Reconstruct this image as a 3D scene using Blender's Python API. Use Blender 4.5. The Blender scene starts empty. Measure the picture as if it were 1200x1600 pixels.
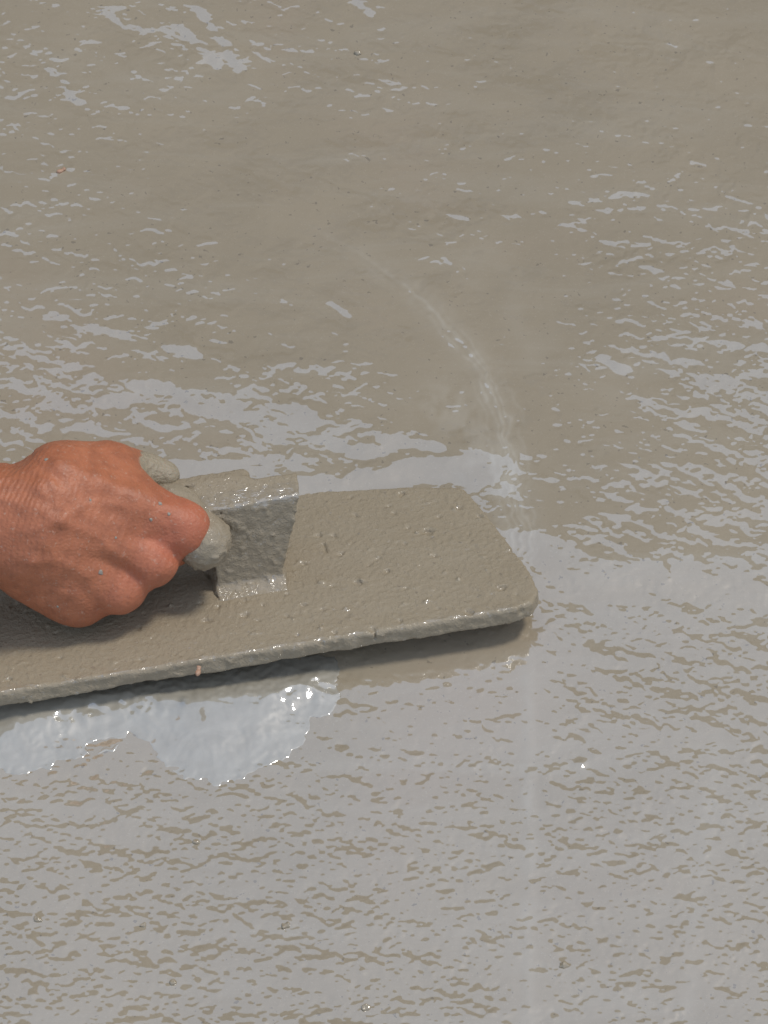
import bpy, math, random
import numpy as np
from mathutils import Vector

# ------------------------------------------------------------------ camera, sky, sun, exposure
PITCH = math.radians(50.0)
DIST = 1.60
HALF = 0.265                      # half the picture height at the aim point, metres
sc = bpy.context.scene
col = sc.collection
CAM = np.array([0.0, -DIST * math.cos(PITCH), DIST * math.sin(PITCH)])
cam_d = bpy.data.cameras.new('camera')
cam = bpy.data.objects.new('camera', cam_d)
col.objects.link(cam)
cam.location = CAM
cam.rotation_euler = (math.pi / 2 - PITCH, 0, 0)
cam_d.sensor_fit = 'VERTICAL'
cam_d.sensor_height = 32.0
cam_d.lens = 16.0 * DIST / HALF
cam_d.clip_start = 0.05
cam_d.clip_end = 500.0
sc.camera = cam

SUN_EL, SUN_AZ = math.radians(66), math.radians(68)     # azimuth from straight ahead (+y), minus = left
world = bpy.data.worlds.new('World')
sc.world = world
world.use_nodes = True
wn = world.node_tree
wn.nodes.clear()
wo = wn.nodes.new('ShaderNodeOutputWorld')
bg = wn.nodes.new('ShaderNodeBackground')
sky = wn.nodes.new('ShaderNodeTexSky')
sky.sky_type = 'NISHITA'
sky.sun_disc = False
sky.sun_elevation = SUN_EL
sky.sun_rotation = SUN_AZ
sky.air_density = 1.0
sky.dust_density = 1.6
sky.ozone_density = 0.0
bg.inputs['Strength'].default_value = 0.15
cn_ = wn.nodes.new('ShaderNodeTexNoise')               # thin even cloud over the whole sky
cn_.inputs['Scale'].default_value = 1.4
cn_.inputs['Detail'].default_value = 4
cr_ = wn.nodes.new('ShaderNodeValToRGB')
cr_.color_ramp.elements[0].position = .3; cr_.color_ramp.elements[0].color = (2.8, 3.38, 4.4, 1)
cr_.color_ramp.elements[1].position = .7; cr_.color_ramp.elements[1].color = (3.2, 3.83, 4.9, 1)
wn.links.new(cn_.outputs[0], cr_.inputs[0])
cm_ = wn.nodes.new('ShaderNodeMix'); cm_.data_type = 'RGBA'
cm_.inputs[0].default_value = .8
wn.links.new(sky.outputs[0], cm_.inputs[6])
wn.links.new(cr_.outputs[0], cm_.inputs[7])
wn.links.new(cm_.outputs[2], bg.inputs[0])
wn.links.new(bg.outputs[0], wo.inputs[0])

sd = bpy.data.lights.new('sun', 'SUN')
sun = bpy.data.objects.new('sun', sd)
col.objects.link(sun)
sd.energy = 1.5
sd.angle = math.radians(10)
sd.color = (1.0, 0.95, 0.87)
sdir = Vector((math.sin(SUN_AZ) * math.cos(SUN_EL), math.cos(SUN_AZ) * math.cos(SUN_EL), math.sin(SUN_EL)))
sun.rotation_euler = sdir.to_track_quat('Z', 'Y').to_euler()
sun.location = (0, 0, 5)

sc.view_settings.view_transform = 'Standard'
sc.view_settings.look = 'None'
sc.view_settings.gamma = 1.0
sc.view_settings.exposure = 0.42

# ------------------------------------------------------------------ helpers
FPX = 800.0 * DIST / HALF
sP, cP = math.sin(PITCH), math.cos(PITCH)


def P(px, py, z=0.0):
    """point of the place seen at photograph pixel (px, py), at height z"""
    a, b = (px - 600.0) / FPX, (800.0 - py) / FPX
    d = np.array([a, cP + b * sP, -sP + b * cP])
    t = (z - CAM[2]) / d[2]
    return CAM + t * d


def proj(x, y, z):
    dx, dy, dz = x - CAM[0], y - CAM[1], z - CAM[2]
    depth = dy * cP - dz * sP
    up = dy * sP + dz * cP
    return 600 + FPX * dx / depth, 800 - FPX * up / depth


def tag(o, label=None, cat=None, group=None, kind=None):
    if label: o['label'] = label
    if cat: o['category'] = cat
    if group: o['group'] = group
    if kind: o['kind'] = kind
    return o


def _hash(ix, iy, iz, seed):
    h = (ix.astype(np.int64) * 374761393 + iy.astype(np.int64) * 668265263 + iz.astype(np.int64) * 2147483647 + seed * 974634777)
    h = (h ^ (h >> 13)) * 1274126177
    h = h & 0xFFFFFFFF
    h = (h ^ (h >> 16)) * 2246822519 & 0xFFFFFFFF
    return h ^ (h >> 13)


def perlin2(x, y, seed=0):
    ix, iy = np.floor(x), np.floor(y)
    fx, fy = (x - ix).astype(np.float32), (y - iy).astype(np.float32)
    ix, iy = ix.astype(np.int64), iy.astype(np.int64)
    u, v = fx * fx * fx * (fx * (fx * 6 - 15) + 10), fy * fy * fy * (fy * (fy * 6 - 15) + 10)

    def g(i, j):
        h = _hash(ix + i, iy + j, np.zeros_like(ix), seed)
        a = (h & 0xFFFF).astype(np.float32) * (2 * math.pi / 65536)
        return np.cos(a) * (fx - i) + np.sin(a) * (fy - j)
    a = g(0, 0) * (1 - u) + g(1, 0) * u
    b = g(0, 1) * (1 - u) + g(1, 1) * u
    return (a * (1 - v) + b * v) * 1.5


def perlin3(x, y, z, seed=0):
    ix, iy, iz = np.floor(x), np.floor(y), np.floor(z)
    fx, fy, fz = (x - ix), (y - iy), (z - iz)
    ix, iy, iz = ix.astype(np.int64), iy.astype(np.int64), iz.astype(np.int64)
    s = lambda t: t * t * t * (t * (t * 6 - 15) + 10)
    u, v, w = s(fx), s(fy), s(fz)
    r = 0
    for i in (0, 1):
        for j in (0, 1):
            for k in (0, 1):
                h = _hash(ix + i, iy + j, iz + k, seed)
                gx = ((h & 0xFF) / 127.5 - 1); gy = (((h >> 8) & 0xFF) / 127.5 - 1); gz = (((h >> 16) & 0xFF) / 127.5 - 1)
                d = gx * (fx - i) + gy * (fy - j) + gz * (fz - k)
                r = r + d * (u if i else 1 - u) * (v if j else 1 - v) * (w if k else 1 - w)
    return r * 1.4


def sstep(a, b, x):
    t = np.clip((x - a) / (b - a), 0, 1)
    return t * t * (3 - 2 * t)


def mesh_np(name, verts, quads, mat, parent=None, smooth=True):
    me = bpy.data.meshes.new(name)
    me.vertices.add(len(verts))
    me.vertices.foreach_set('co', np.ascontiguousarray(verts, np.float32).ravel())
    n = quads.shape[1]
    me.loops.add(quads.size)
    me.loops.foreach_set('vertex_index', np.ascontiguousarray(quads, np.int32).ravel())
    me.polygons.add(len(quads))
    me.polygons.foreach_set('loop_start', np.arange(0, quads.size, n, dtype=np.int32))
    me.update(calc_edges=True)
    me.validate()
    if smooth:
        me.polygons.foreach_set('use_smooth', np.ones(len(me.polygons), bool))
    me.materials.append(mat)
    o = bpy.data.objects.new(name, me)
    col.objects.link(o)
    if parent: o.parent = parent
    return o


def vattr(o, name, vals):
    a = o.data.attributes.new(name, 'FLOAT', 'POINT')
    a.data.foreach_set('value', np.ascontiguousarray(vals, np.float32))


def surface_nets(F, lo, step):
    """closed quad surface of the zero set of grid F (negative inside)"""
    s = F < 0
    nx, ny, nz = F.shape
    acc = np.zeros((nx - 1, ny - 1, nz - 1, 3), np.float32)
    cnt = np.zeros((nx - 1, ny - 1, nz - 1), np.float32)

    def sl(a, d, n):
        return slice(d, n - 1 + d)
    for ax in range(3):
        for d1 in (0, 1):
            for d2 in (0, 1):
                o0 = [0, 0, 0]; o1 = [0, 0, 0]
                oth = [k for k in range(3) if k != ax]
                o0[oth[0]] = o1[oth[0]] = d1
                o0[oth[1]] = o1[oth[1]] = d2
                o1[ax] = 1
                A = F[sl(0, o0[0], nx), sl(1, o0[1], ny), sl(2, o0[2], nz)]
                B = F[sl(0, o1[0], nx), sl(1, o1[1], ny), sl(2, o1[2], nz)]
                c = (A < 0) != (B < 0)
                t = np.where(c, A / np.where(c, A - B, 1), 0)
                cnt += c
                for k in range(3):
                    if k == ax: acc[..., k] += t * c
                    else: acc[..., k] += o0[k] * c
    act = cnt > 0
    idx = np.full(act.shape, -1, np.int64)
    idx[act] = np.arange(act.sum())
    ijk = np.argwhere(act)
    v = (ijk + acc[act] / cnt[act][:, None]) * step + np.asarray(lo)
    quads = []
    for ax in range(3):
        a, b = [(1, 2), (2, 0), (0, 1)][ax]
        i0 = [slice(None)] * 3; i1 = [slice(None)] * 3
        i0[ax] = slice(0, -1); i1[ax] = slice(1, None)
        s0, s1 = s[tuple(i0)], s[tuple(i1)]
        e = np.argwhere(s0 != s1)
        e = e[(e[:, a] > 0) & (e[:, b] > 0) & (e[:, a] < F.shape[a] - 1) & (e[:, b] < F.shape[b] - 1)]
        flip = s0[e[:, 0], e[:, 1], e[:, 2]]

        def cell(da, db):
            q = e.copy(); q[:, a] -= da; q[:, b] -= db
            return idx[q[:, 0], q[:, 1], q[:, 2]]
        q = np.stack([cell(1, 1), cell(0, 1), cell(0, 0), cell(1, 0)], 1)
        q[~flip] = q[~flip][:, ::-1]
        quads.append(q)
    return v, np.concatenate(quads)


def grid3(lo, hi, step):
    ax = [np.arange(lo[k], hi[k] + step, step) for k in range(3)]
    return np.meshgrid(*ax, indexing='ij')


def rcone(X, Y, Z, a, b, r1, r2):
    a, b = np.asarray(a, float), np.asarray(b, float)
    d = b - a
    L2 = float(d @ d)
    t = np.clip(((X - a[0]) * d[0] + (Y - a[1]) * d[1] + (Z - a[2]) * d[2]) / L2, 0, 1)
    q = np.sqrt((X - a[0] - t * d[0]) ** 2 + (Y - a[1] - t * d[1]) ** 2 + (Z - a[2] - t * d[2]) ** 2)
    return q - (r1 + (r2 - r1) * t)


def smin(a, b, k):
    h = np.clip(0.5 + 0.5 * (b - a) / k, 0, 1)
    return b * (1 - h) + a * h - k * h * (1 - h)


def rbox(u, v, w, hu, hv, hw, r):
    qx, qy, qz = np.abs(u) - hu + r, np.abs(v) - hv + r, np.abs(w) - hw + r
    return np.sqrt(np.maximum(qx, 0) ** 2 + np.maximum(qy, 0) ** 2 + np.maximum(qz, 0) ** 2) + np.minimum(np.maximum(qx, np.maximum(qy, qz)), 0) - r


def polydist(U, V, pts):
    d = np.full(U.shape, 1e9, np.float32)
    for (x0, y0), (x1, y1) in zip(pts[:-1], pts[1:]):
        dx, dy = x1 - x0, y1 - y0
        t = np.clip(((U - x0) * dx + (V - y0) * dy) / (dx * dx + dy * dy), 0, 1)
        d = np.minimum(d, np.hypot(U - x0 - t * dx, V - y0 - t * dy))
    return d


def polysdf(U, V, pts):
    n = len(pts)
    inside = np.zeros(U.shape, bool)
    for i in range(n):
        (x0, y0), (x1, y1) = pts[i], pts[(i + 1) % n]
        if y0 == y1: continue
        c = ((y0 > V) != (y1 > V)) & (U < (x1 - x0) * (V - y0) / (y1 - y0) + x0)
        inside ^= c
    d = polydist(U, V, list(pts) + [pts[0]])
    return np.where(inside, -d, d)


# ------------------------------------------------------------------ materials
def new_mat(name):
    m = bpy.data.materials.new(name)
    m.use_nodes = True
    n = m.node_tree
    return m, n, n.nodes['Principled BSDF']


def noise_node(n, scale, detail=4, rough=0.55, vec=None, dist=0.0):
    t = n.nodes.new('ShaderNodeTexNoise')
    t.inputs['Scale'].default_value = scale
    t.inputs['Detail'].default_value = detail
    t.inputs['Roughness'].default_value = rough
    t.inputs['Distortion'].default_value = dist
    if vec: n.links.new(vec, t.inputs['Vector'])
    return t


def ramp(n, fac, stops):
    r = n.nodes.new('ShaderNodeValToRGB')
    els = r.color_ramp.elements
    while len(els) < len(stops): els.new(0.5)
    for e, (p, c) in zip(els, stops):
        e.position = p
        e.color = (c, c, c, 1) if isinstance(c, (int, float)) else (*c, 1)
    n.links.new(fac, r.inputs[0])
    return r


def mixc(n, fac, a, b, mode='MIX'):
    m = n.nodes.new('ShaderNodeMix')
    m.data_type = 'RGBA'
    m.blend_type = mode
    for s, v in ((m.inputs[0], fac), (m.inputs[6], a), (m.inputs[7], b)):
        if hasattr(v, 'is_linked') or isinstance(v, bpy.types.NodeSocket): n.links.new(v, s)
        elif isinstance(v, tuple): s.default_value = (*v, 1)
        else: s.default_value = v
    return m.outputs[2]


def bump(n, height, strength, dist, normal=None):
    b = n.nodes.new('ShaderNodeBump')
    b.inputs['Strength'].default_value = strength
    b.inputs['Distance'].default_value = dist
    n.links.new(height, b.inputs['Height'])
    if normal: n.links.new(normal, b.inputs['Normal'])
    return b.outputs[0]


def attr(n, name):
    a = n.nodes.new('ShaderNodeAttribute')
    a.attribute_name = name
    return a.outputs['Fac']


def math_node(n, op, a, b):
    m = n.nodes.new('ShaderNodeMath')
    m.operation = op
    for s, v in ((m.inputs[0], a), (m.inputs[1], b)):
        if isinstance(v, bpy.types.NodeSocket): n.links.new(v, s)
        else: s.default_value = v
    return m.outputs[0]


CEM = (0.304, 0.250, 0.172)
CEM_D = (0.272, 0.224, 0.153)
CEM_L = (0.37, 0.325, 0.25)
COAT_IOR = 2.4


def cement_material(name, wet=1.0, rough=0.006, grain=0.4, coat_ior=COAT_IOR, pale=None, warm_up=False):
    m, n, b = new_mat(name)
    tc = n.nodes.new('ShaderNodeTexCoord').outputs['Object']
    big = noise_node(n, 9, 6, 0.6, tc, 0.6)
    c = mixc(n, ramp(n, big.outputs[0], [(0.32, 0.0), (0.68, 1.0)]).outputs[0], CEM_D, CEM)
    warm = noise_node(n, 5, 3, 0.5, tc, 0.4)
    c = mixc(n, ramp(n, warm.outputs[0], [(0.52, 0.0), (0.72, 0.5)]).outputs[0], c, (0.315, 0.245, 0.172))
    smp = n.nodes.new('ShaderNodeMapping')
    smp.inputs['Rotation'].default_value = (0, 0, .75)
    smp.inputs['Scale'].default_value = (1, 5, 1)
    n.links.new(tc, smp.inputs[0])
    c = mixc(n, ramp(n, noise_node(n, 7, 6, .65, smp.outputs[0], .8).outputs[0], [(.48, 0.0), (.70, .55)]).outputs[0], c, (.325, .280, .208))
    sp = noise_node(n, 900, 2, 0.6, tc)
    c = mixc(n, ramp(n, sp.outputs[0], [(0.62, 0.0), (0.70, 0.35)]).outputs[0], c, CEM_L)
    c = mixc(n, ramp(n, noise_node(n, 300, 2, 0.5, tc).outputs[0], [(0.69, 0.0), (0.73, 0.55)]).outputs[0], c, (0.13, 0.11, 0.085))
    if warm_up:
        c = mixc(n, .55, c, (.275, .222, .15))
    if pale:
        c = mixc(n, attr(n, pale), c, CEM_L)
    n.links.new(c, b.inputs['Base Color'])
    b.inputs['Roughness'].default_value = 0.6
    b.inputs['IOR'].default_value = 1.35
    b.inputs['Coat Weight'].default_value = wet
    b.inputs['Coat Roughness'].default_value = rough
    b.inputs['Coat IOR'].default_value = coat_ior
    b.inputs['Specular IOR Level'].default_value = 0.2
    return m, n, b, tc


# wet screed
m_ground, gn, gb, gtc = cement_material('wet_cement', pale='laitance')
gmp = gn.nodes.new('ShaderNodeMapping')
gmp.inputs['Scale'].default_value = (1, 1.5, 1)
gn.links.new(gtc, gmp.inputs[0])
v1 = noise_node(gn, 420, 3, 0.6, gmp.outputs[0])
nrm = bump(gn, ramp(gn, v1.outputs[0], [(0.35, 0.0), (0.75, 1.0)]).outputs[0], 0.5, 0.00012)
gn.links.new(nrm, gb.inputs['Normal'])

# ------------------------------------------------------------------ the wet cement floor (height field)
RX = 0.245
Y0, Y1 = P(600, 1640)[1], P(600, -60)[1]
STEP = 0.00066


def axis(lo, hi, step, far):
    a = list(np.arange(lo, hi, step))
    s = step; x = a[-1]; up = []
    while x < far:
        s *= 1.35; x += s; up.append(x)
    s = step; x = a[0]; dn = []
    while x > -far:
        s *= 1.35; x -= s; dn.append(x)
    return np.array(dn[::-1] + a + up)


xs, ys = axis(-RX, RX, STEP, 60), axis(Y0, Y1, STEP, 60)
GX, GY = np.meshgrid(xs, ys)            # rows = y
xc, yc = np.clip(GX, -RX - .02, RX + .02), np.clip(GY, Y0 - .02, Y1 + .02)
U, V = proj(xc, yc, 0.0)
U, V = U.astype(np.float32), V.astype(np.float32)
inner = sstep(0.03, 0.0, np.abs(GX) - RX) * sstep(0.03, 0.0, np.maximum(Y0 - GY, GY - Y1))

# share of the surface that mirrors the sky, read off the photograph every 100 pixels
PMAP = np.array([
    [.08, .10, .14, .20, .03, .10, .06, .05, .02, .02, .02, .02],
    [.10, .16, .10, .18, .02, .08, .10, .03, .02, .02, .02, .02],
    [.12, .08, .06, .03, .03, .02, .02, .05, .08, .12, .06, .03],
    [.12, .10, .06, .06, .02, .01, .02, .04, .14, .25, .15, .12],
    [.08, .12, .14, .05, .05, .01, .01, .01, .03, .06, .28, .25],
    [.30, .25, .12, .03, .02, .14, .03, .01, .02, .12, .35, .50],
    [.25, .32, .40, .40, .28, .22, .20, .01, .03, .08, .50, .58],
    [.10, .08, .20, .40, .06, .20, .30, .06, .04, .10, .40, .50],
    [.05, .05, .05, .05, .05, .05, .05, .05, .12, .25, .40, .45],
    [.30, .30, .30, .30, .30, .40, .50, .60, .80, .85, .85, .80],
    [.90, .90, .90, .90, .85, .70, .70, .80, .95, .72, .62, .62],
    [.92, .92, .95, .95, .85, .82, .85, .90, .93, .70, .66, .76],
    [.88, .80, .80, .74, .76, .80, .80, .82, .93, .78, .78, .80],
    [.80, .78, .74, .72, .78, .86, .78, .82, .95, .82, .90, .82],
    [.76, .72, .72, .72, .76, .78, .78, .82, .97, .90, .92, .82],
    [.74, .72, .72, .76, .78, .78, .74, .78, .95, .82, .90, .86]])


def erfinv(y):
    a = 0.147
    l = np.log(1 - y * y)
    t = 2 / (math.pi * a) + l / 2
    return np.sign(y) * np.sqrt(np.sqrt(t * t - l / a) - t)


def bilerp(M, U, V):
    u, v = np.clip(U / 100 - .5, 0, 10.999), np.clip(V / 100 - .5, 0, 14.999)
    i, j = u.astype(int), v.astype(int)
    a, b = u - i, v - j
    a, b = a * a * (3 - 2 * a), b * b * (3 - 2 * b)
    return (M[j, i] * (1 - a) * (1 - b) + M[j, i + 1] * a * (1 - b) + M[j + 1, i] * (1 - a) * b + M[j + 1, i + 1] * a * b)


wu = 34 * perlin2(GX * 28, GY * 28, 5); wv = 28 * perlin2(GX * 28, GY * 28, 6)
Q = bilerp(math.sqrt(2) * erfinv(2 * PMAP - 1), U + wu, V + wv)
Q += sstep(1000, 850, V) * (.55 * sstep(-1.9, -1.1, Q) - .35 * sstep(-1.2, -2.0, Q)) + .75 * perlin2(GX * 45, GY * 75, 7) + .35 * perlin2(GX * 130, GY * 190, 8)

# small lumps and ripples: height noise, stretched sideways and bent
Q -= .12 * sstep(1180, 1300, V) * (1 - np.exp(-((U - 828) / 60) ** 2)) * (1 - .6 * np.exp(-((U - 530) / 50) ** 2))
rot = math.radians(-30)
rx = GX * math.cos(rot) + GY * math.sin(rot)
ry = -GX * math.sin(rot) + GY * math.cos(rot)
wx = rx + 0.009 * perlin2(rx * 60, ry * 60, 11) + 0.0035 * perlin2(rx * 190, ry * 190, 12)
wy = ry + 0.004 * perlin2(rx * 60, ry * 60, 13) + 0.0026 * perlin2(rx * 190, ry * 190, 14)
N = np.zeros_like(GX)
for k, (f, a) in enumerate(((60, .8), (135, 1.05), (290, 1.0), (540, .5))):
    N += a * perlin2(wx * f * 0.66, wy * f, 20 + k) / f
gy_ = np.gradient(N, axis=0) / np.gradient(GY, axis=0)
core = inner > 0.99
N /= gy_[core].std()
mod = 0.52 + 0.68 * np.clip(perlin2(GX * 22, GY * 30, 41) + 0.35 * perlin2(GX * 60, GY * 80, 42) + .35, 0, 1.3)
amp = np.ones_like(GX) * mod
amp *= 1 - 0.55 * np.exp(-(polydist(U, V, [(400, 250), (620, 560), (760, 700)]) / 110) ** 2)
amp *= 1 - 0.65 * np.exp(-((U - 828) / 28) ** 2) * sstep(1000, 1060, V)
amp *= 1 - 0.6 * np.exp(-(polydist(U, V, [(870, 60), (830, 560), (880, 780)]) / 80) ** 2)
SIG = math.radians(2.3)
E0 = math.radians(51.0)                 # elevation of the parapet seen in the wet film
elev = np.arctan2(CAM[2], yc - CAM[1])


def strokes(lst):
    r = np.zeros_like(GX)
    for pts, w, g in lst:
        jag = 1 + 0.6 * perlin2(GX * 170, GY * 120, 55)
        r = np.maximum(r, g * np.exp(-(polydist(U, V, pts) / (w * jag)) ** 4)) if g > 0 else np.where(np.exp(-(polydist(U, V, pts) / w) ** 2) > .05, r + g * np.exp(-(polydist(U, V, pts) / w) ** 2), r)
    return r


ST = 1.5 * strokes([
    ([(440, 768), (520, 762), (590, 750), (650, 738), (712, 740)], 15, 3.2),
    ([(275, 742), (330, 738), (385, 732)], 17, 2.8),
    ([(312, 32), (345, 75), (372, 118)], 7, 3.0),
    ([(283, 60), (320, 92), (338, 110)], 7, 2.4),
    ([(165, 5), (172, 40), (195, 62)], 6, 2.0),
    ([(90, 110), (105, 150), (120, 168)], 7, 2.0),
    ([(545, 5), (580, 35)], 6, 2.2),
    ([(838, 850), (870, 905), (920, 935)], 22, 1.6),
    ([(900, 915), (1000, 910), (1190, 925)], 24, 1.4),
    ([(500, 690), (560, 712), (605, 705)], 9, 2.6),
    ([(600, 690), (650, 700), (690, 705)], 8, 2.2),
    ([(130, 515), (165, 517), (195, 528)], 6, 2.6),
    ([(940, 562), (962, 575), (975, 583)], 7, 3.2),
    ([(518, 480), (545, 500)], 5, 3.0),
    ([(265, 548), (302, 556)], 9, 3.0),
    ([(158, 628), (205, 624)], 8, 3.0),
    ([(210, 605), (270, 610), (300, 640), (400, 655)], 8, 2.6),
    ([(700, 340), (730, 347)], 4, 3.0),
])
damp = np.exp(-((U - 828) / 10) ** 2) * sstep(1010, 1050, V)
t_off = (E0 - elev) / 2 + SIG * (Q * mod + ST)
t_off = np.clip(t_off, -0.14, 0.24) * inner
# integrate the tilt from the line where the float's back edge lies
wl = P(470, 770)[1]
dy = np.gradient(GY, axis=0)
jj = np.where((ys > Y0 - 1e-6) & (ys < Y1 + 1e-6))[0]; kk = np.where(np.abs(xs) < RX + 1e-6)[0]
sub = np.tan(t_off)[jj[0]:jj[-1] + 1, kk[0]:kk[-1] + 1]
a_, b_ = sub.shape
pad = np.zeros((a_ * 2, b_ * 2))
pad[:a_, :b_] = sub; pad[a_:, :b_] = -sub[::-1]; pad[:, b_:] = pad[:, :b_][:, ::-1]
ky = 2 * math.pi * np.fft.fftfreq(a_ * 2, STEP)[:, None]; kx = 2 * math.pi * np.fft.fftfreq(b_ * 2, STEP)[None, :]
den = ky ** 2 + 0.35 * kx ** 2; den[0, 0] = 1
Hs = np.real(np.fft.ifft2(np.fft.fft2(pad) * (-1j * ky) / den))[:a_, :b_]
H = np.zeros_like(GX)
H[jj[0]:jj[-1] + 1, kk[0]:kk[-1] + 1] = Hs
H -= Hs[int(np.argmin(np.abs(ys[jj] - wl))), :].mean()
H[:jj[0]] = H[jj[0]]; H[jj[-1] + 1:] = H[jj[-1]]
H[:, :kk[0]] = H[:, kk[0]:kk[0] + 1]; H[:, kk[-1] + 1:] = H[:, kk[-1]:kk[-1] + 1]
Hbig = H.copy()
H += N * SIG * amp * inner
# swept ridge left by the corner of the float, and the older straight one in front
wob = 9 * perlin2(GX * 45, GY * 45, 71) + 5 * perlin2(GX * 130, GY * 130, 72)
ridge = polydist(U + 1.5 * wob, V + .9 * wob, [(430, 320), (500, 365), (560, 398), (640, 455), (700, 515), (752, 575), (780, 640), (792, 720), (808, 800), (818, 870)])
rj = 1 + .5 * perlin2(GX * 120, GY * 120, 61)
r2_ = ridge - 11 - 6 * perlin2(GX * 25, GY * 25, 75)
r3_ = ridge - 24 - 8 * perlin2(GX * 22, GY * 22, 76)
H += (0.00016 * np.exp(-(ridge / 4) ** 2) + .00010 * np.exp(-(r2_ / 3) ** 2)) * sstep(300, 520, V) * rj
H += 0.00022 * np.exp(-((U - 826 - 4 * perlin2(GX * 3, GY * 14, 62)) / 9) ** 2) * sstep(990, 1060, V)
brk = np.clip(.75 + .35 * perlin2(GX * 300, GY * 220, 73) + .45 * perlin2(GX * 80, GY * 60, 74), 0, 1.2)
lait = (.75 * np.exp(-(ridge / (3.5 * rj)) ** 2) + .5 * np.exp(-(r2_ / 2.6) ** 2) * sstep(480, 560, V) + .3 * np.exp(-(r3_ / 2.6) ** 2) * sstep(560, 640, V) + .36 * np.exp(-((ridge - 9) / 15) ** 2)) * sstep(330, 480, V) * brk
fan = polydist(U, V, [(700, 640), (745, 690), (775, 760), (800, 840)])
lait += 0.5 * np.exp(-(fan / 42) ** 2) * np.clip(.5 + 1.2 * perlin2(GX * 90, GY * 60, 63) + .7 * perlin2(GX * 260, GY * 150, 64), 0, 1)
fan2 = polydist(U, V, [(740, 400), (800, 480), (850, 560)])
lait += 0.22 * np.exp(-(fan2 / 35) ** 2) * np.clip(.5 + perlin2(GX * 60, GY * 40, 65), 0, 1)
lait += 0.5 * brk * np.exp(-((U - 824 + wob * .3 - 4 * perlin2(GX * 3, GY * 14, 62)) / 11) ** 2) * sstep(980, 1080, V) * (.7 + .5 * perlin2(GX * 40, GY * 40, 66))
lait += 0.30 * np.exp(-((U - 1105 + (V - 1300) * .12) / 14) ** 2) * sstep(1050, 1250, V) * (.6 + .6 * perlin2(GX * 40, GY * 40, 67))
# dimples and little lumps left by sand and air
rng = np.random.default_rng(7)
for k in range(17000):
    px, py = rng.uniform(-20, 1220), rng.uniform(-20, 1620)
    dens = .35 + .65 * (py > 1180) + .35 * (px < 700) * (py > 1350) - .28 * (280 < px < 800) * (py < 700) - .3 * (800 < px < 850) * (py > 1000)
    if py < 900 and px < 860: dens *= .6
    if py < 900: dens *= .55
    if rng.uniform() > dens: continue
    r = rng.choice([.0007, .0010, .0014, .0019], p=[.50, .36, .11, .03])
    c = P(px, py)
    j0, j1 = np.searchsorted(ys, [c[1] - 4 * r, c[1] + 4 * r]); i0, i1 = np.searchsorted(xs, [c[0] - 4 * r, c[0] + 4 * r])
    e_ = rng.uniform(.8, 1.9)
    th = rng.normal(0, .5)
    ddx, ddy = GX[j0:j1, i0:i1] - c[0], GY[j0:j1, i0:i1] - c[1]
    a1, a2 = (ddx * math.cos(th) + ddy * math.sin(th)) / e_, -ddx * math.sin(th) + ddy * math.cos(th)
    d = np.hypot(a1, a2) / r
    H[j0:j1, i0:i1] += (1 if rng.uniform() < .55 else -1) * r * rng.uniform(.08, .175) * np.exp(-d ** 2)

nyg, nxg = GX.shape
verts = np.stack([GX, GY, H], -1).reshape(-1, 3)
ii = np.arange(nyg * nxg).reshape(nyg, nxg)
quads = np.stack([ii[:-1, :-1], ii[:-1, 1:], ii[1:, 1:], ii[1:, :-1]], -1).reshape(-1, 4)
ground = mesh_np('ground', verts, quads, m_ground)
vattr(ground, 'laitance', np.clip(lait, 0, 1).ravel())
tag(ground, 'wet grey brown cement screed mirroring the sky in ragged patches', kind='structure')


def ground_z(x, y):
    j, i = np.searchsorted(ys, y), np.searchsorted(xs, x)
    return float(H[min(j, nyg - 1), min(i, nxg - 1)])


# ------------------------------------------------------------------ milky bleed water pushed up in front of the float
PUD = [(-40, 1040), (522, 1030), (527, 1092), (512, 1120), (486, 1118), (478, 1150), (450, 1178), (405, 1200), (370, 1215), (330, 1226), (292, 1212), (255, 1190), (236, 1160), (205, 1146), (180, 1165), (130, 1178),
       (95, 1190), (50, 1206), (-40, 1204)]
js = np.where((ys > P(0, 1260)[1]) & (ys < P(0, 1025)[1]))[0]; ks = np.where((xs > P(-30, 1100)[0]) & (xs < P(560, 1100)[0]))[0]
sl_ = (slice(js[0], js[-1] + 1), slice(ks[0], ks[-1] + 1))
gx, gy, gu, gv, gh = GX[sl_], GY[sl_], U[sl_], V[sl_], H[sl_]
pd = -polysdf(gu + 7 * perlin2(gx * 110, gy * 110, 81) + 4 * perlin2(gx * 300, gy * 300, 82), gv + 7 * perlin2(gx * 110, gy * 110, 83) + 4 * perlin2(gx * 300, gy * 300, 84), PUD)
hole = polydist(gu, gv, [(140, 1168), (190, 1158)]) - 9
pd = np.minimum(pd, hole + 8 * perlin2(gx * 160, gy * 160, 85))
ch = np.clip(1.1 - np.hypot((gu - 80) / 55, (gv - 1160) / 38), 0, 1) + .65 * np.clip(1.0 - np.hypot((gu - 350) / 70, (gv - 1112) / 30), 0, 1) + .8 * np.clip(1.0 - np.hypot((gu - 130) / 50, (gv - 1120) / 25), 0, 1) + np.clip(1.0 - np.hypot((gu - 335) / 30, (gv - 1210) / 9), 0, 1)
rip = .00022 * perlin2(gx * 75 + 1.5 * perlin2(gx * 40, gy * 40, 92), gy * 95, 86) + .00025 * perlin2(gx * 190, gy * 230, 87) * ch ** 2 + .00045 * perlin2(gx * 450, gy * 480, 88) * ch ** 2 * sstep(-.1, .5, perlin2(gx * 130, gy * 150, 89))
gb_ = Hbig[sl_]
up = .055 * np.clip((1212 - gv) / 2300, 0, .075) * sstep(0, 85, pd) + .045 * np.clip(pd, 0, 60) / 2300
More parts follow.
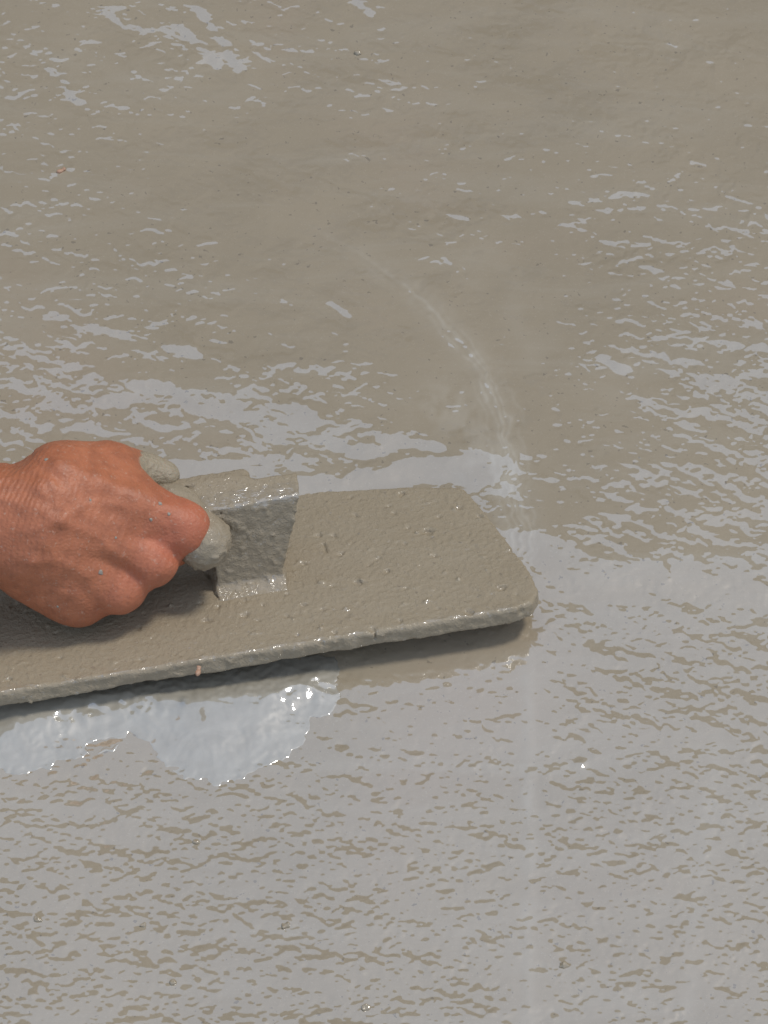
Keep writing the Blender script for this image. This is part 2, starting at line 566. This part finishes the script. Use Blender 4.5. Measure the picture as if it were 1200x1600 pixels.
PH = gb_ + (gh - gb_) * (1 - sstep(0, 22, pd)) + .00012 + up + rip * sstep(0, 25, pd) * (.15 + .75 * sstep(1075, 1105, gv)) - .0006 * sstep(0, -8, pd)
PH = np.where(pd < -5, gh - .003, PH)
vv = np.stack([gx, gy, PH], -1).reshape(-1, 3)
a_, b_ = gx.shape
ii = np.arange(a_ * b_).reshape(a_, b_)
qq = np.stack([ii[:-1, :-1], ii[:-1, 1:], ii[1:, 1:], ii[1:, :-1]], -1)
keep = (pd[:-1, :-1] > -9) | (pd[1:, 1:] > -9)
qq = qq[keep]
used = np.unique(qq); remap = np.zeros(a_ * b_, int); remap[used] = np.arange(len(used))
m_milk, n, b = new_mat('milky_bleed_water')
tc = n.nodes.new('ShaderNodeTexCoord').outputs['Object']
c = mixc(n, ramp(n, noise_node(n, 45, 4, .6, tc, 1.2).outputs[0], [(.35, 0.), (.7, 1.)]).outputs[0], (.27, .242, .186), (.33, .30, .24))
n.links.new(c, b.inputs['Base Color'])
b.inputs['Roughness'].default_value = .5
b.inputs['Coat Weight'].default_value = 1; b.inputs['Coat Roughness'].default_value = .012; b.inputs['Coat IOR'].default_value = COAT_IOR
puddle = mesh_np('puddle', vv[used], remap[qq], m_milk)
tag(puddle, 'milky bleed water pushed up along the front edge of the float', kind='structure')

# ------------------------------------------------------------------ building across the yard, seen only in the wet film
m_wall, n_, b_ = new_mat('rendered_wall')
tc = n_.nodes.new('ShaderNodeTexCoord').outputs['Object']
n_.links.new(ramp(n_, noise_node(n_, 1.2, 6, .6, tc).outputs[0], [(.3, (.10, .09, .08)), (.7, (.15, .135, .115))]).outputs[0], b_.inputs['Base Color'])
b_.inputs['Roughness'].default_value = .9
m_glass, n_, b_ = new_mat('dark_glass')
b_.inputs['Base Color'].default_value = (.02, .025, .03, 1); b_.inputs['Roughness'].default_value = .08
m_frame, n_, b_ = new_mat('painted_frame')
b_.inputs['Base Color'].default_value = (.18, .17, .16, 1)


def boxm(name, x0, x1, y0, y1, z0, z1, mat, parent=None):
    v = np.array([(x, y, z) for x in (x0, x1) for y in (y0, y1) for z in (z0, z1)], float)
    q = np.array([(0, 1, 3, 2), (4, 6, 7, 5), (0, 4, 5, 1), (2, 3, 7, 6), (0, 2, 6, 4), (1, 5, 7, 3)])
    return mesh_np(name, v, q, mat, parent, smooth=False)


bd = bpy.data.objects.new('building', None); col.objects.link(bd)
BY = 6.0
bd.location = (0, BY, 0)
BH = BY * math.tan(E0)
tag(bd, 'dark rendered building beyond the frame that the wet cement mirrors', 'building')
boxm('wall', -17, 17, 0, 8, -0.2, BH - .25, m_wall, bd)
boxm('parapet', -17.1, 17.1, -0.003, 8.1, BH - .25, BH, m_wall, bd)
for fl in range(2):
    for k in range(7):
        x = -13.5 + k * 4.5
        w = boxm('window', x - .7, x + .7, -.05, .02, 1.0 + fl * 3.2, 2.4 + fl * 3.2, m_frame, bd)
        for s in (-1, 1):
            boxm('pane', x + s * .33 - .28, x + s * .33 + .28, -.06, -.045, 1.08 + fl * 3.2, 2.32 + fl * 3.2, m_glass, w)

# ------------------------------------------------------------------ the float: blade, bracket, handle
def coated(name, grain):
    m, n, b, tc = cement_material(name, wet=0.3, rough=0.2, coat_ior=1.55, warm_up=True)
    h1 = noise_node(n, 330, 3, 0.6, tc)
    h2 = noise_node(n, 900, 2, 0.5, tc)
    nn = bump(n, ramp(n, h1.outputs[0], [(.45, 0), (.75, 1)]).outputs[0], grain, .0012)
    nn = bump(n, ramp(n, h2.outputs[0], [(.5, 0), (.72, 1)]).outputs[0], grain * .8, .0006, nn)
    n.links.new(nn, b.inputs['Normal'])
    w_ = attr(n, 'wet')
    w_ = math_node(n, 'MAXIMUM', w_, ramp(n, noise_node(n, 300, 3, .6, tc).outputs[0], [(.62, 0.0), (.66, .55)]).outputs[0])
    n.links.new(math_node(n, 'ADD', .35, w_), b.inputs['Coat Weight'])
    n.links.new(math_node(n, 'SUBTRACT', .16, math_node(n, 'MULTIPLY', w_, .14)), b.inputs['Coat Roughness'])
    n.links.new(math_node(n, 'ADD', 1.55, math_node(n, 'MULTIPLY', w_, 1.3)), b.inputs['Coat IOR'])
    cn = bump(n, ramp(n, noise_node(n, 210, 3, 0.6, tc).outputs[0], [(.5, 0), (.8, 1)]).outputs[0], grain, .002)
    n.links.new(cn, b.inputs['Coat Normal'])
    return m


m_blade = coated('cement_coated_blade', .35)
m_coat = coated('cement_coated_wood', .4)

fl = bpy.data.objects.new('float_trowel', None); col.objects.link(fl)
A = P(845, 945, .026); B = P(0, 1083, .021); Cc = P(590, 764, .0012)
ex = (A - B) / np.linalg.norm(A - B)
ez = np.cross(ex, Cc - B); ez /= np.linalg.norm(ez)
ey = np.cross(ez, ex)
org = A.copy()
from mathutils import Matrix
M4 = Matrix(((ex[0], ey[0], ez[0], org[0]), (ex[1], ey[1], ez[1], org[1]), (ex[2], ey[2], ez[2], org[2]), (0, 0, 0, 1)))
fl.matrix_world = M4
tag(fl, 'cement caked hand float held in the fist, its front edge lifted off the wet screed', 'float')


def onblade(px, py, h=0.0):
    """local blade coordinates of the blade point under a pixel (h above the blade's face)"""
    a, b = (px - 600.0) / FPX, (800.0 - py) / FPX
    d = np.array([a, cP + b * sP, -sP + b * cP])
    t = ((org + ez * h - CAM) @ ez) / (d @ ez)
    q = CAM + t * d - org
    return np.array([q @ ex, q @ ey, h])


def loc(p):
    q = np.asarray(p) - org
    return np.array([q @ ex, q @ ey, q @ ez])


out = [tuple(onblade(*p)[:2]) for p in ((846, 944), (841, 920), (820, 880), (788, 838), (752, 792), (722, 760), (640, 760), (470, 768), (250, 782))]
width = out[-1][1] + .003
poly = [(-.62, 0.0), (-.012, 0.0), (-.0035, .003), (0.0008, .010)] + out[1:] + [(-.62, width)]
TH = .0068
TH = .0095
lo = (-.34, -.01, -TH - .004); hi = (.008, max(p[1] for p in out) + .008, .004)
X, Y, Z = grid3(lo, hi, .0009)
d2 = polysdf(X[:, :, 0], Y[:, :, 0], poly)[:, :, None]
e1, e2 = d2 + .002, np.abs(Z + TH / 2) - TH / 2 + .002
S = np.sqrt(np.maximum(e1, 0) ** 2 + np.maximum(e2, 0) ** 2) + np.minimum(np.maximum(e1, e2), 0) - .002
top = (Z > -TH * .5)
S = S - .0005 * perlin3(X * 40, Y * 60, Z * 60, 3) - .0012 * sstep(.42, .85, perlin3(X * 210, Y * 260, Z * 210, 4)) - .0004 * perlin3(X * 420, Y * 420, Z * 420, 44)
edge = np.exp(-((Y + .001) / .004) ** 2)
S -= edge * .0009 * (perlin3(X * 120, Y * 120, Z * 160, 5))
S = S + .0016 * sstep(.42, .7, perlin3(X * 150, Y * 190, Z * 10, 6)) * top
S = np.maximum(S, lo[0] + .003 - X)
v, q = surface_nets(S, lo, .0009)
o = mesh_np('blade', v, q, m_blade, fl)
pn = perlin3(v[:, 0] * 70, v[:, 1] * 110, v[:, 2] * 10, 91) + .5 * perlin3(v[:, 0] * 220, v[:, 1] * 260, v[:, 2] * 10, 92)
vattr(o, 'wet', .4 * sstep(.55, .66, pn + .85 * np.exp(-((v[:, 1] - .0022) / .0014) ** 2) * (v[:, 2] > -.0007)))

# bracket: a post standing on the blade, with an arm running back over the handle
b0 = onblade(342, 926); b1 = onblade(446, 917)
HB = .0535
lo = (b0[0] - .055, b0[1] - .012, -.003); hi = (b1[0] + .02, b0[1] + .04, HB + .008)
X, Y, Z = grid3(lo, hi, .0008)
cx = (b0[0] + b1[0]) / 2; hw = (b1[0] - b0[0]) / 2
t = Z / HB
flare = .0045 * t
cy = b0[1] + .008 + .004 * t
S = rbox(X - cx - flare * .8, Y - cy, Z - HB / 2, 1, .0078, HB / 2, .0025)
S = np.maximum(S, X - cx - hw - .0135 * t + .0015 * (1 - t))
S = np.maximum(S, cx - hw - X)
arm = rbox(X - (b0[0] - .012), Y - cy - .006, Z - (HB - .0085), .036, .0125, .0085, .004)
S = smin(S, arm, .006)
foot = rbox(X - cx, Y - cy, Z, hw + .002, .0105, .0022, .002)
S = smin(S, foot, .004)
S = S - .0006 * perlin3(X * 90, Y * 90, Z * 60, 8) - .0004 * perlin3(X * 320, Y * 320, Z * 260, 9) - .0007 * sstep(.3, .7, perlin3(X * 260, Y * 260, Z * 230, 29))
S = S + .0022 * sstep(.35, .7, perlin3(X * 230, Y * 230, Z * 200, 10)) * (X < b0[0] + .012) * (Z > HB - .02)
ytop = cy + .009
S = np.maximum(S, (Z - HB + .20 * (ytop - Y)) * .98)
fil = np.maximum(np.maximum(Z * .97 - .0036 + .55 * (cx * 0 + (cy - .0078) - Y) * .97, np.abs(X - cx) - hw - .001), np.abs(Y - cy + .006) - .009) + .0004 * perlin3(X * 300, Y * 300, Z * 300, 93)
S = smin(S, fil, .001)
v, q = surface_nets(S, lo, .0008)
o = mesh_np('bracket', v, q, m_coat, fl)
yb = b0[1] + .008 + .004 * v[:, 2] / HB
pn = perlin3(v[:, 0] * 200, v[:, 1] * 260, v[:, 2] * 200, 94)
tw = (v[:, 2] > HB - .0065) * (v[:, 1] < yb + .0015) * (v[:, 0] > b0[0] - .01) * sstep(-.35, -.15, pn)
fw = (v[:, 2] < .0055) * (v[:, 1] < yb - .0076) * sstep(-.3, -.1, pn)
vattr(o, 'wet', .6 * np.maximum(tw, 0.35 * fw))

h0 = loc(P(319, 846, .050)); h1 = loc(P(268, 806, .054)); h2 = loc(P(150, 800, .046))
lo = np.minimum(np.minimum(h0, h1), h2) - .02; hi = np.maximum(np.maximum(h0, h1), h2) + .02
X, Y, Z = grid3(lo, hi, .001)
S = smin(rcone(X, Y, Z, h0, h1, .0138, .0145), rcone(X, Y, Z, h1, h2, .0145, .013), .006)
S = S - .0006 * perlin3(X * 120, Y * 120, Z * 120, 18) - .0005 * perlin3(X * 330, Y * 330, Z * 330, 19) - .0010 * sstep(.25, .7, perlin3(X * 250, Y * 250, Z * 250, 39))
v, q = surface_nets(S, lo, .001)
mesh_np('handle', v, q, m_coat, fl)

# ------------------------------------------------------------------ the hand
m_skin, n, b = new_mat('tanned_skin')
tc = n.nodes.new('ShaderNodeTexCoord').outputs['Object']
c = mixc(n, ramp(n, noise_node(n, 30, 5, .6, tc, .5).outputs[0], [(.3, 0.), (.7, 1.)]).outputs[0], (.32, .108, .050), (.45, .160, .077))
c = mixc(n, ramp(n, noise_node(n, 160, 4, .6, tc).outputs[0], [(.42, 0.), (.70, .55)]).outputs[0], c, (.25, .088, .045))
c = mixc(n, attr(n, 'flush'), c, (.52, .15, .085))
mud = attr(n, 'mud')
dust = ramp(n, noise_node(n, 420, 3, .7, tc).outputs[0], [(.60, 0.), (.70, .35)]).outputs[0]
c = mixc(n, dust, c, (.5, .38, .29))
c = mixc(n, mud, c, CEM)
n.links.new(c, b.inputs['Base Color'])
b.inputs['Roughness'].default_value = .5
b.inputs['Subsurface Weight'].default_value = .07
b.inputs['Subsurface Radius'].default_value = (.006, .002, .001)
b.inputs['Subsurface Scale'].default_value = 1.0
b.inputs['IOR'].default_value = 1.42
pores = noise_node(n, 700, 3, .6, tc)
vor = n.nodes.new('ShaderNodeTexVoronoi'); vor.inputs['Scale'].default_value = 620; n.links.new(tc, vor.inputs['Vector'])
hh = math_node(n, 'ADD', pores.outputs[0], math_node(n, 'MULTIPLY', vor.outputs['Distance'], .7))
wv_ = n.nodes.new('ShaderNodeTexWave'); wv_.bands_direction = 'X'
wv_.inputs['Scale'].default_value = 110; wv_.inputs['Distortion'].default_value = 5; wv_.inputs['Detail'].default_value = 3; wv_.inputs['Detail Scale'].default_value = .6
mp = n.nodes.new('ShaderNodeMapping'); mp.inputs['Rotation'].default_value = (0, 0, .35); n.links.new(tc, mp.inputs[0]); n.links.new(mp.outputs[0], wv_.inputs['Vector'])
cr = math_node(n, 'MULTIPLY', wv_.outputs['Fac'], ramp(n, noise_node(n, 26, 2, .5, tc).outputs[0], [(.4, .05), (.65, .8)]).outputs[0])
nn = bump(n, hh, .45, .0006)
nn = bump(n, cr, .5, .0005, nn)
mb = bump(n, math_node(n, 'MULTIPLY', noise_node(n, 330, 3, .6, tc).outputs[0], mud), .9, .0016, nn)
n.links.new(mb, b.inputs['Normal'])

lo = np.array([-.37, -.10, .0]); hi = np.array([-.08, .07, .115])
hs = .0009
X, Y, Z = [g_.astype(np.float32) for g_ in grid3(lo, hi, hs)]
W = P(0, 817, .066)
EL = W + np.array([-.32, -.01, .04])
S = rcone(X, Y, Z * 1.0, W, EL, .0290, .033)


def add(S, a, b, r1, r2, k):
    return smin(S, rcone(X, Y, Z, a, b, r1, r2), k)


MCP = [P(286, 825, .060), P(233, 874, .050), P(184, 918, .039), P(126, 936, .032)]
CMC = [P(100, 770, .076), P(78, 802, .073), P(60, 842, .064), P(56, 862, .052)]
R1 = [.0230, .0255, .0250, .0228]
for a, m_, r, r2 in zip(CMC, MCP, R1, (.0096, .0120, .0122, .0122)):
    S = add(S, a, m_, r, r2, .008)
S = add(S, P(215, 795, .066), MCP[0], .0160, .0097, .007)
# thumb side: the muscle between thumb and first finger, thumb itself lies behind the handle
S = add(S, P(102, 770, .068), P(165, 752, .066), .024, .020, .012)
S = add(S, P(165, 752, .066), P(205, 738, .062), .0165, .0105, .008)
S = add(S, P(205, 738, .062), P(232, 738, .060), .0095, .0085, .005)
S = add(S, P(232, 738, .060), P(256, 744, .058), .0088, .0080, .003)
# curled fingers
PIP = [P(268, 850, .042), P(215, 892, .032), P(166, 922, .027), P(105, 930, .026)]
DIP = [P(225, 845, .032), P(175, 880, .026), P(130, 905, .025), P(80, 920, .024)]
TIP = [P(190, 830, .034), P(140, 865, .030), P(100, 890, .028), P(60, 905, .026)]
RF = [.0105, .0108, .0105, .0095]
for m_, p_, d_, t_, r in zip(MCP, PIP, DIP, TIP, RF):
    f = rcone(X, Y, Z, m_, p_, r * 1.12, r)
    f = smin(f, rcone(X, Y, Z, p_, d_, r * .98, r * .86), .004)
    f = smin(f, rcone(X, Y, Z, d_, t_, r * .86, r * .76), .003)
    S = smin(S, f, .0045)
# heel of the hand on the little finger side
S = add(S, P(66, 884, .042), P(104, 905, .038), .0185, .019, .012)
# knuckle heads
for m_, r in zip(MCP, (.0097, .0122, .012, .011)):
    S = smin(S, rcone(X, Y, Z, m_ + (0, 0, .0015), m_ + (.001, 0, .0015), r, r), .006)
# tendons fanning over the back
for a, m_ in zip(CMC[:3], MCP[:3]):
    S = smin(S, rcone(X, Y, Z, a + (0, -.004, .0225), m_ + (-.004, -.002, .0105), .0022, .0024), .009)
# creases, veins and slack skin, worked out only close to the surface
nb = np.abs(S) < .0035
X, Y, Z, Sn = X[nb], Y[nb], Z[nb], S[nb].astype(np.float64)
bx, by = proj(X, Y, Z)
w1 = np.hypot(bx - 0, by - 850)
amp_w = np.exp(-((w1 - 125) / 50) ** 2) * (by < 870)
Sn -= .00022 * amp_w * np.sin(w1 / 3.2 + 3 * perlin3(X * 60, Y * 60, Z * 60, 30)) * (0.6 + perlin3(X * 90, Y * 90, Z * 90, 31))
Sn -= .0008 * perlin3(X * 45, Y * 45, Z * 45, 32) + .00045 * perlin3(X * 130, Y * 130, Z * 130, 33)
up_ = (Z > .03)
wv2 = 6 * perlin3(X * 70, Y * 70, Z * 70, 36)


def relief(pts, w, h):
    global Sn
    Sn = Sn - h * np.exp(-(polydist(bx + wv2, by + wv2, pts) / w) ** 2) * up_


relief([(40, 830), (95, 815), (150, 838), (190, 872)], 9, .0008)
relief([(95, 815), (135, 785), (190, 790)], 8, .0006)
relief([(50, 880), (100, 880), (140, 905)], 8, .0007)
relief([(0, 775), (50, 790), (95, 815)], 9, .0007)
relief([(262, 775), (232, 800), (222, 828)], 5, -.0007)
relief([(272, 868), (240, 846), (205, 838)], 9, -.0012)
relief([(215, 905), (190, 885), (150, 872)], 10, -.0012)
relief([(155, 950), (135, 925), (100, 905)], 9, -.0008)
relief([(45, 700), (70, 740), (85, 800), (88, 860)], 4, -.0005)
relief([(62, 700), (92, 745), (106, 800)], 3.5, -.0004)
relief([(22, 728), (46, 712)], 9, -.0014)
relief([(60, 705), (86, 748), (98, 800), (100, 845)], 3, -.0004)
relief([(120, 700), (150, 745), (162, 790)], 3, -.0003)
relief([(225, 745), (248, 765), (258, 782)], 3, -.0005)
relief([(242, 798), (262, 812), (268, 838)], 3, -.0005)
relief([(30, 905), (75, 915), (120, 925)], 4, -.0004)
S[nb] = Sn
S[:3] = .003
v, q = surface_nets(S, lo, hs)
# relax a little
adj = np.concatenate([q[:, [0, 1]], q[:, [1, 2]], q[:, [2, 3]], q[:, [3, 0]]])
for it in range(3):
    s = np.zeros_like(v); c_ = np.zeros(len(v))
    for k in range(3):
        s[:, k] = np.bincount(adj[:, 0], v[adj[:, 1], k], len(v)) + np.bincount(adj[:, 1], v[adj[:, 0], k], len(v))
    c_ = np.bincount(adj[:, 0], minlength=len(v)) + np.bincount(adj[:, 1], minlength=len(v))
    v = v * .5 + .5 * s / np.maximum(c_, 1)[:, None]
person = mesh_np('person', v, q, m_skin)
tag(person, 'tanned bare hand and wrist gripping the cement caked float', 'person')


def near(p, r):
    return np.exp(-(np.linalg.norm(v - p, axis=1) / r) ** 2)


flush = .7 * near(MCP[0], .016) + .7 * near(MCP[1], .013) + .5 * near(MCP[2], .013)
vattr(person, 'flush', np.clip(flush, 0, .8))
un, vn = proj(v[:, 0], v[:, 1], v[:, 2])
nz = perlin3(v[:, 0] * 300, v[:, 1] * 300, v[:, 2] * 300, 35)
tp = P(222, 738, .061)
mudv = sstep(-.0006, .0006, v[:, 0] - tp[0] + .0015 * nz - .0 ) * (np.linalg.norm(v - P(245, 742, .059), axis=1) < .021) * (v[:, 1] > P(240, 765, .06)[1])
low = sstep(.026, .016, v[:, 2] + .003 * nz)
vattr(person, 'mud', np.clip(np.maximum(mudv, low), 0, 1))

from mathutils.bvhtree import BVHTree
bvh = BVHTree.FromPolygons([tuple(p_) for p_ in v.tolist()], q.tolist())
m_fleck, n, b, tc = cement_material('dried_cement', wet=0.0, rough=.3, coat_ior=1.5)
b.inputs['Base Color'].links and n.links.remove(b.inputs['Base Color'].links[0])
b.inputs['Base Color'].default_value = (.30, .26, .21, 1)
rng = np.random.default_rng(12)
for px, py, d in ((250, 787, 5), (141, 781, 3), (236, 812, 4), (181, 840, 3), (157, 894, 6), (72, 718, 5), (264, 803, 4), (90, 948, 3)):
    dr = Vector(P(px, py, 0.0) - CAM).normalized()
    hit, nrm_, ix, ds = bvh.ray_cast(Vector(CAM), dr)
    if hit is None: continue
    r_ = d / 2 / 3000 * 1.2
    X, Y, Z = grid3((-1.6 * r_,) * 3, (1.6 * r_,) * 3, r_ / 3)
    S = np.sqrt(X ** 2 + (Y / 1.2) ** 2 + (Z / .5) ** 2) - r_ + r_ * .5 * perlin3(X / r_ + px, Y / r_, Z / r_, 53)
    vv_, qq_ = surface_nets(S, (-1.6 * r_,) * 3, r_ / 3)
    o = mesh_np('cement_fleck', vv_, qq_, m_fleck, person)
    o.location = hit
    o.rotation_euler = nrm_.to_track_quat('Z', 'Y').to_euler()

# ------------------------------------------------------------------ small stones
m_stone, n, b, tc = cement_material('wet_stone', wet=.8, rough=.1, coat_ior=1.7)
m_chip, n, b = new_mat('orange_chip')
b.inputs['Base Color'].default_value = (.36, .21, .13, 1); b.inputs['Roughness'].default_value = .5
STONES = [(60, 1440, 9, 'small stone in the wet cement at the far left, low in the photo'),
          (307, 1317, 8, 'small stone among brown dimples below the milky puddle'),
          (446, 1450, 9, 'small stone poking from the wet cement, low and left of the faint trowel line'),
          (225, 1450, 7, 'narrow dark stone low in the photo between two rounder ones'),
          (270, 1542, 8, 'small round stone near the bottom edge, lower left'),
          (572, 1582, 9, 'small stone nearest the bottom edge of the photo'),
          (881, 1512, 10, 'dark stone in the brown patch right of the faint trowel line'),
          (560, 92, 10, 'cement coated lump near the top edge, upper middle'),
          (352, 748, 8, 'small lump in the bright wet strip behind the bracket')]
rng = np.random.default_rng(3)
for px, py, d, lab in STONES:
    r_ = d / 2 / 3000 * 1.05
    X, Y, Z = grid3((-2 * r_,) * 3, (2 * r_,) * 3, r_ / 5)
    o3 = rng.uniform(0, 50, 3)
    S = np.sqrt((X / 1.2) ** 2 + Y ** 2 + (Z / .8) ** 2) - r_ + r_ * .6 * perlin3(X / r_ * .9 + o3[0], Y / r_ * .9 + o3[1], Z / r_ * .9, 50)
    vv_, qq_ = surface_nets(S, (-2 * r_,) * 3, r_ / 5)
    o = mesh_np('pebble', vv_, qq_, m_stone)
    c = P(px, py)
    o.location = (c[0], c[1], ground_z(c[0], c[1]) + r_ * .12)
    tag(o, lab, 'pebble', 'small stones in the wet cement')
for px, py, zz, lab in ((97, 274, None, 'orange brown chip lying in the wet cement, upper left'), (311, 1049, 1, 'orange brown chip stuck on the front edge of the float')):
    r_ = .0021
    X, Y, Z = grid3((-2 * r_,) * 3, (2 * r_,) * 3, r_ / 5)
    S = rbox(X, Y, Z, r_ * .55, r_ * 1.2, r_ * .4, r_ * .3) + r_ * .5 * perlin3(X / r_ * .8, Y / r_ * .8, Z / r_ * .8, 52)
    vv_, qq_ = surface_nets(S, (-2 * r_,) * 3, r_ / 5)
    o = mesh_np('chip', vv_, qq_, m_chip)
    if zz:
        q = onblade(px, py); p3 = org + ex * q[0] + ey * q[1] + ez * .0004
        o.location = p3
    else:
        c = P(px, py); o.location = (c[0], c[1], ground_z(c[0], c[1]) + .0004); o.rotation_euler = (0, 0, -.9)
    tag(o, lab, 'chip')
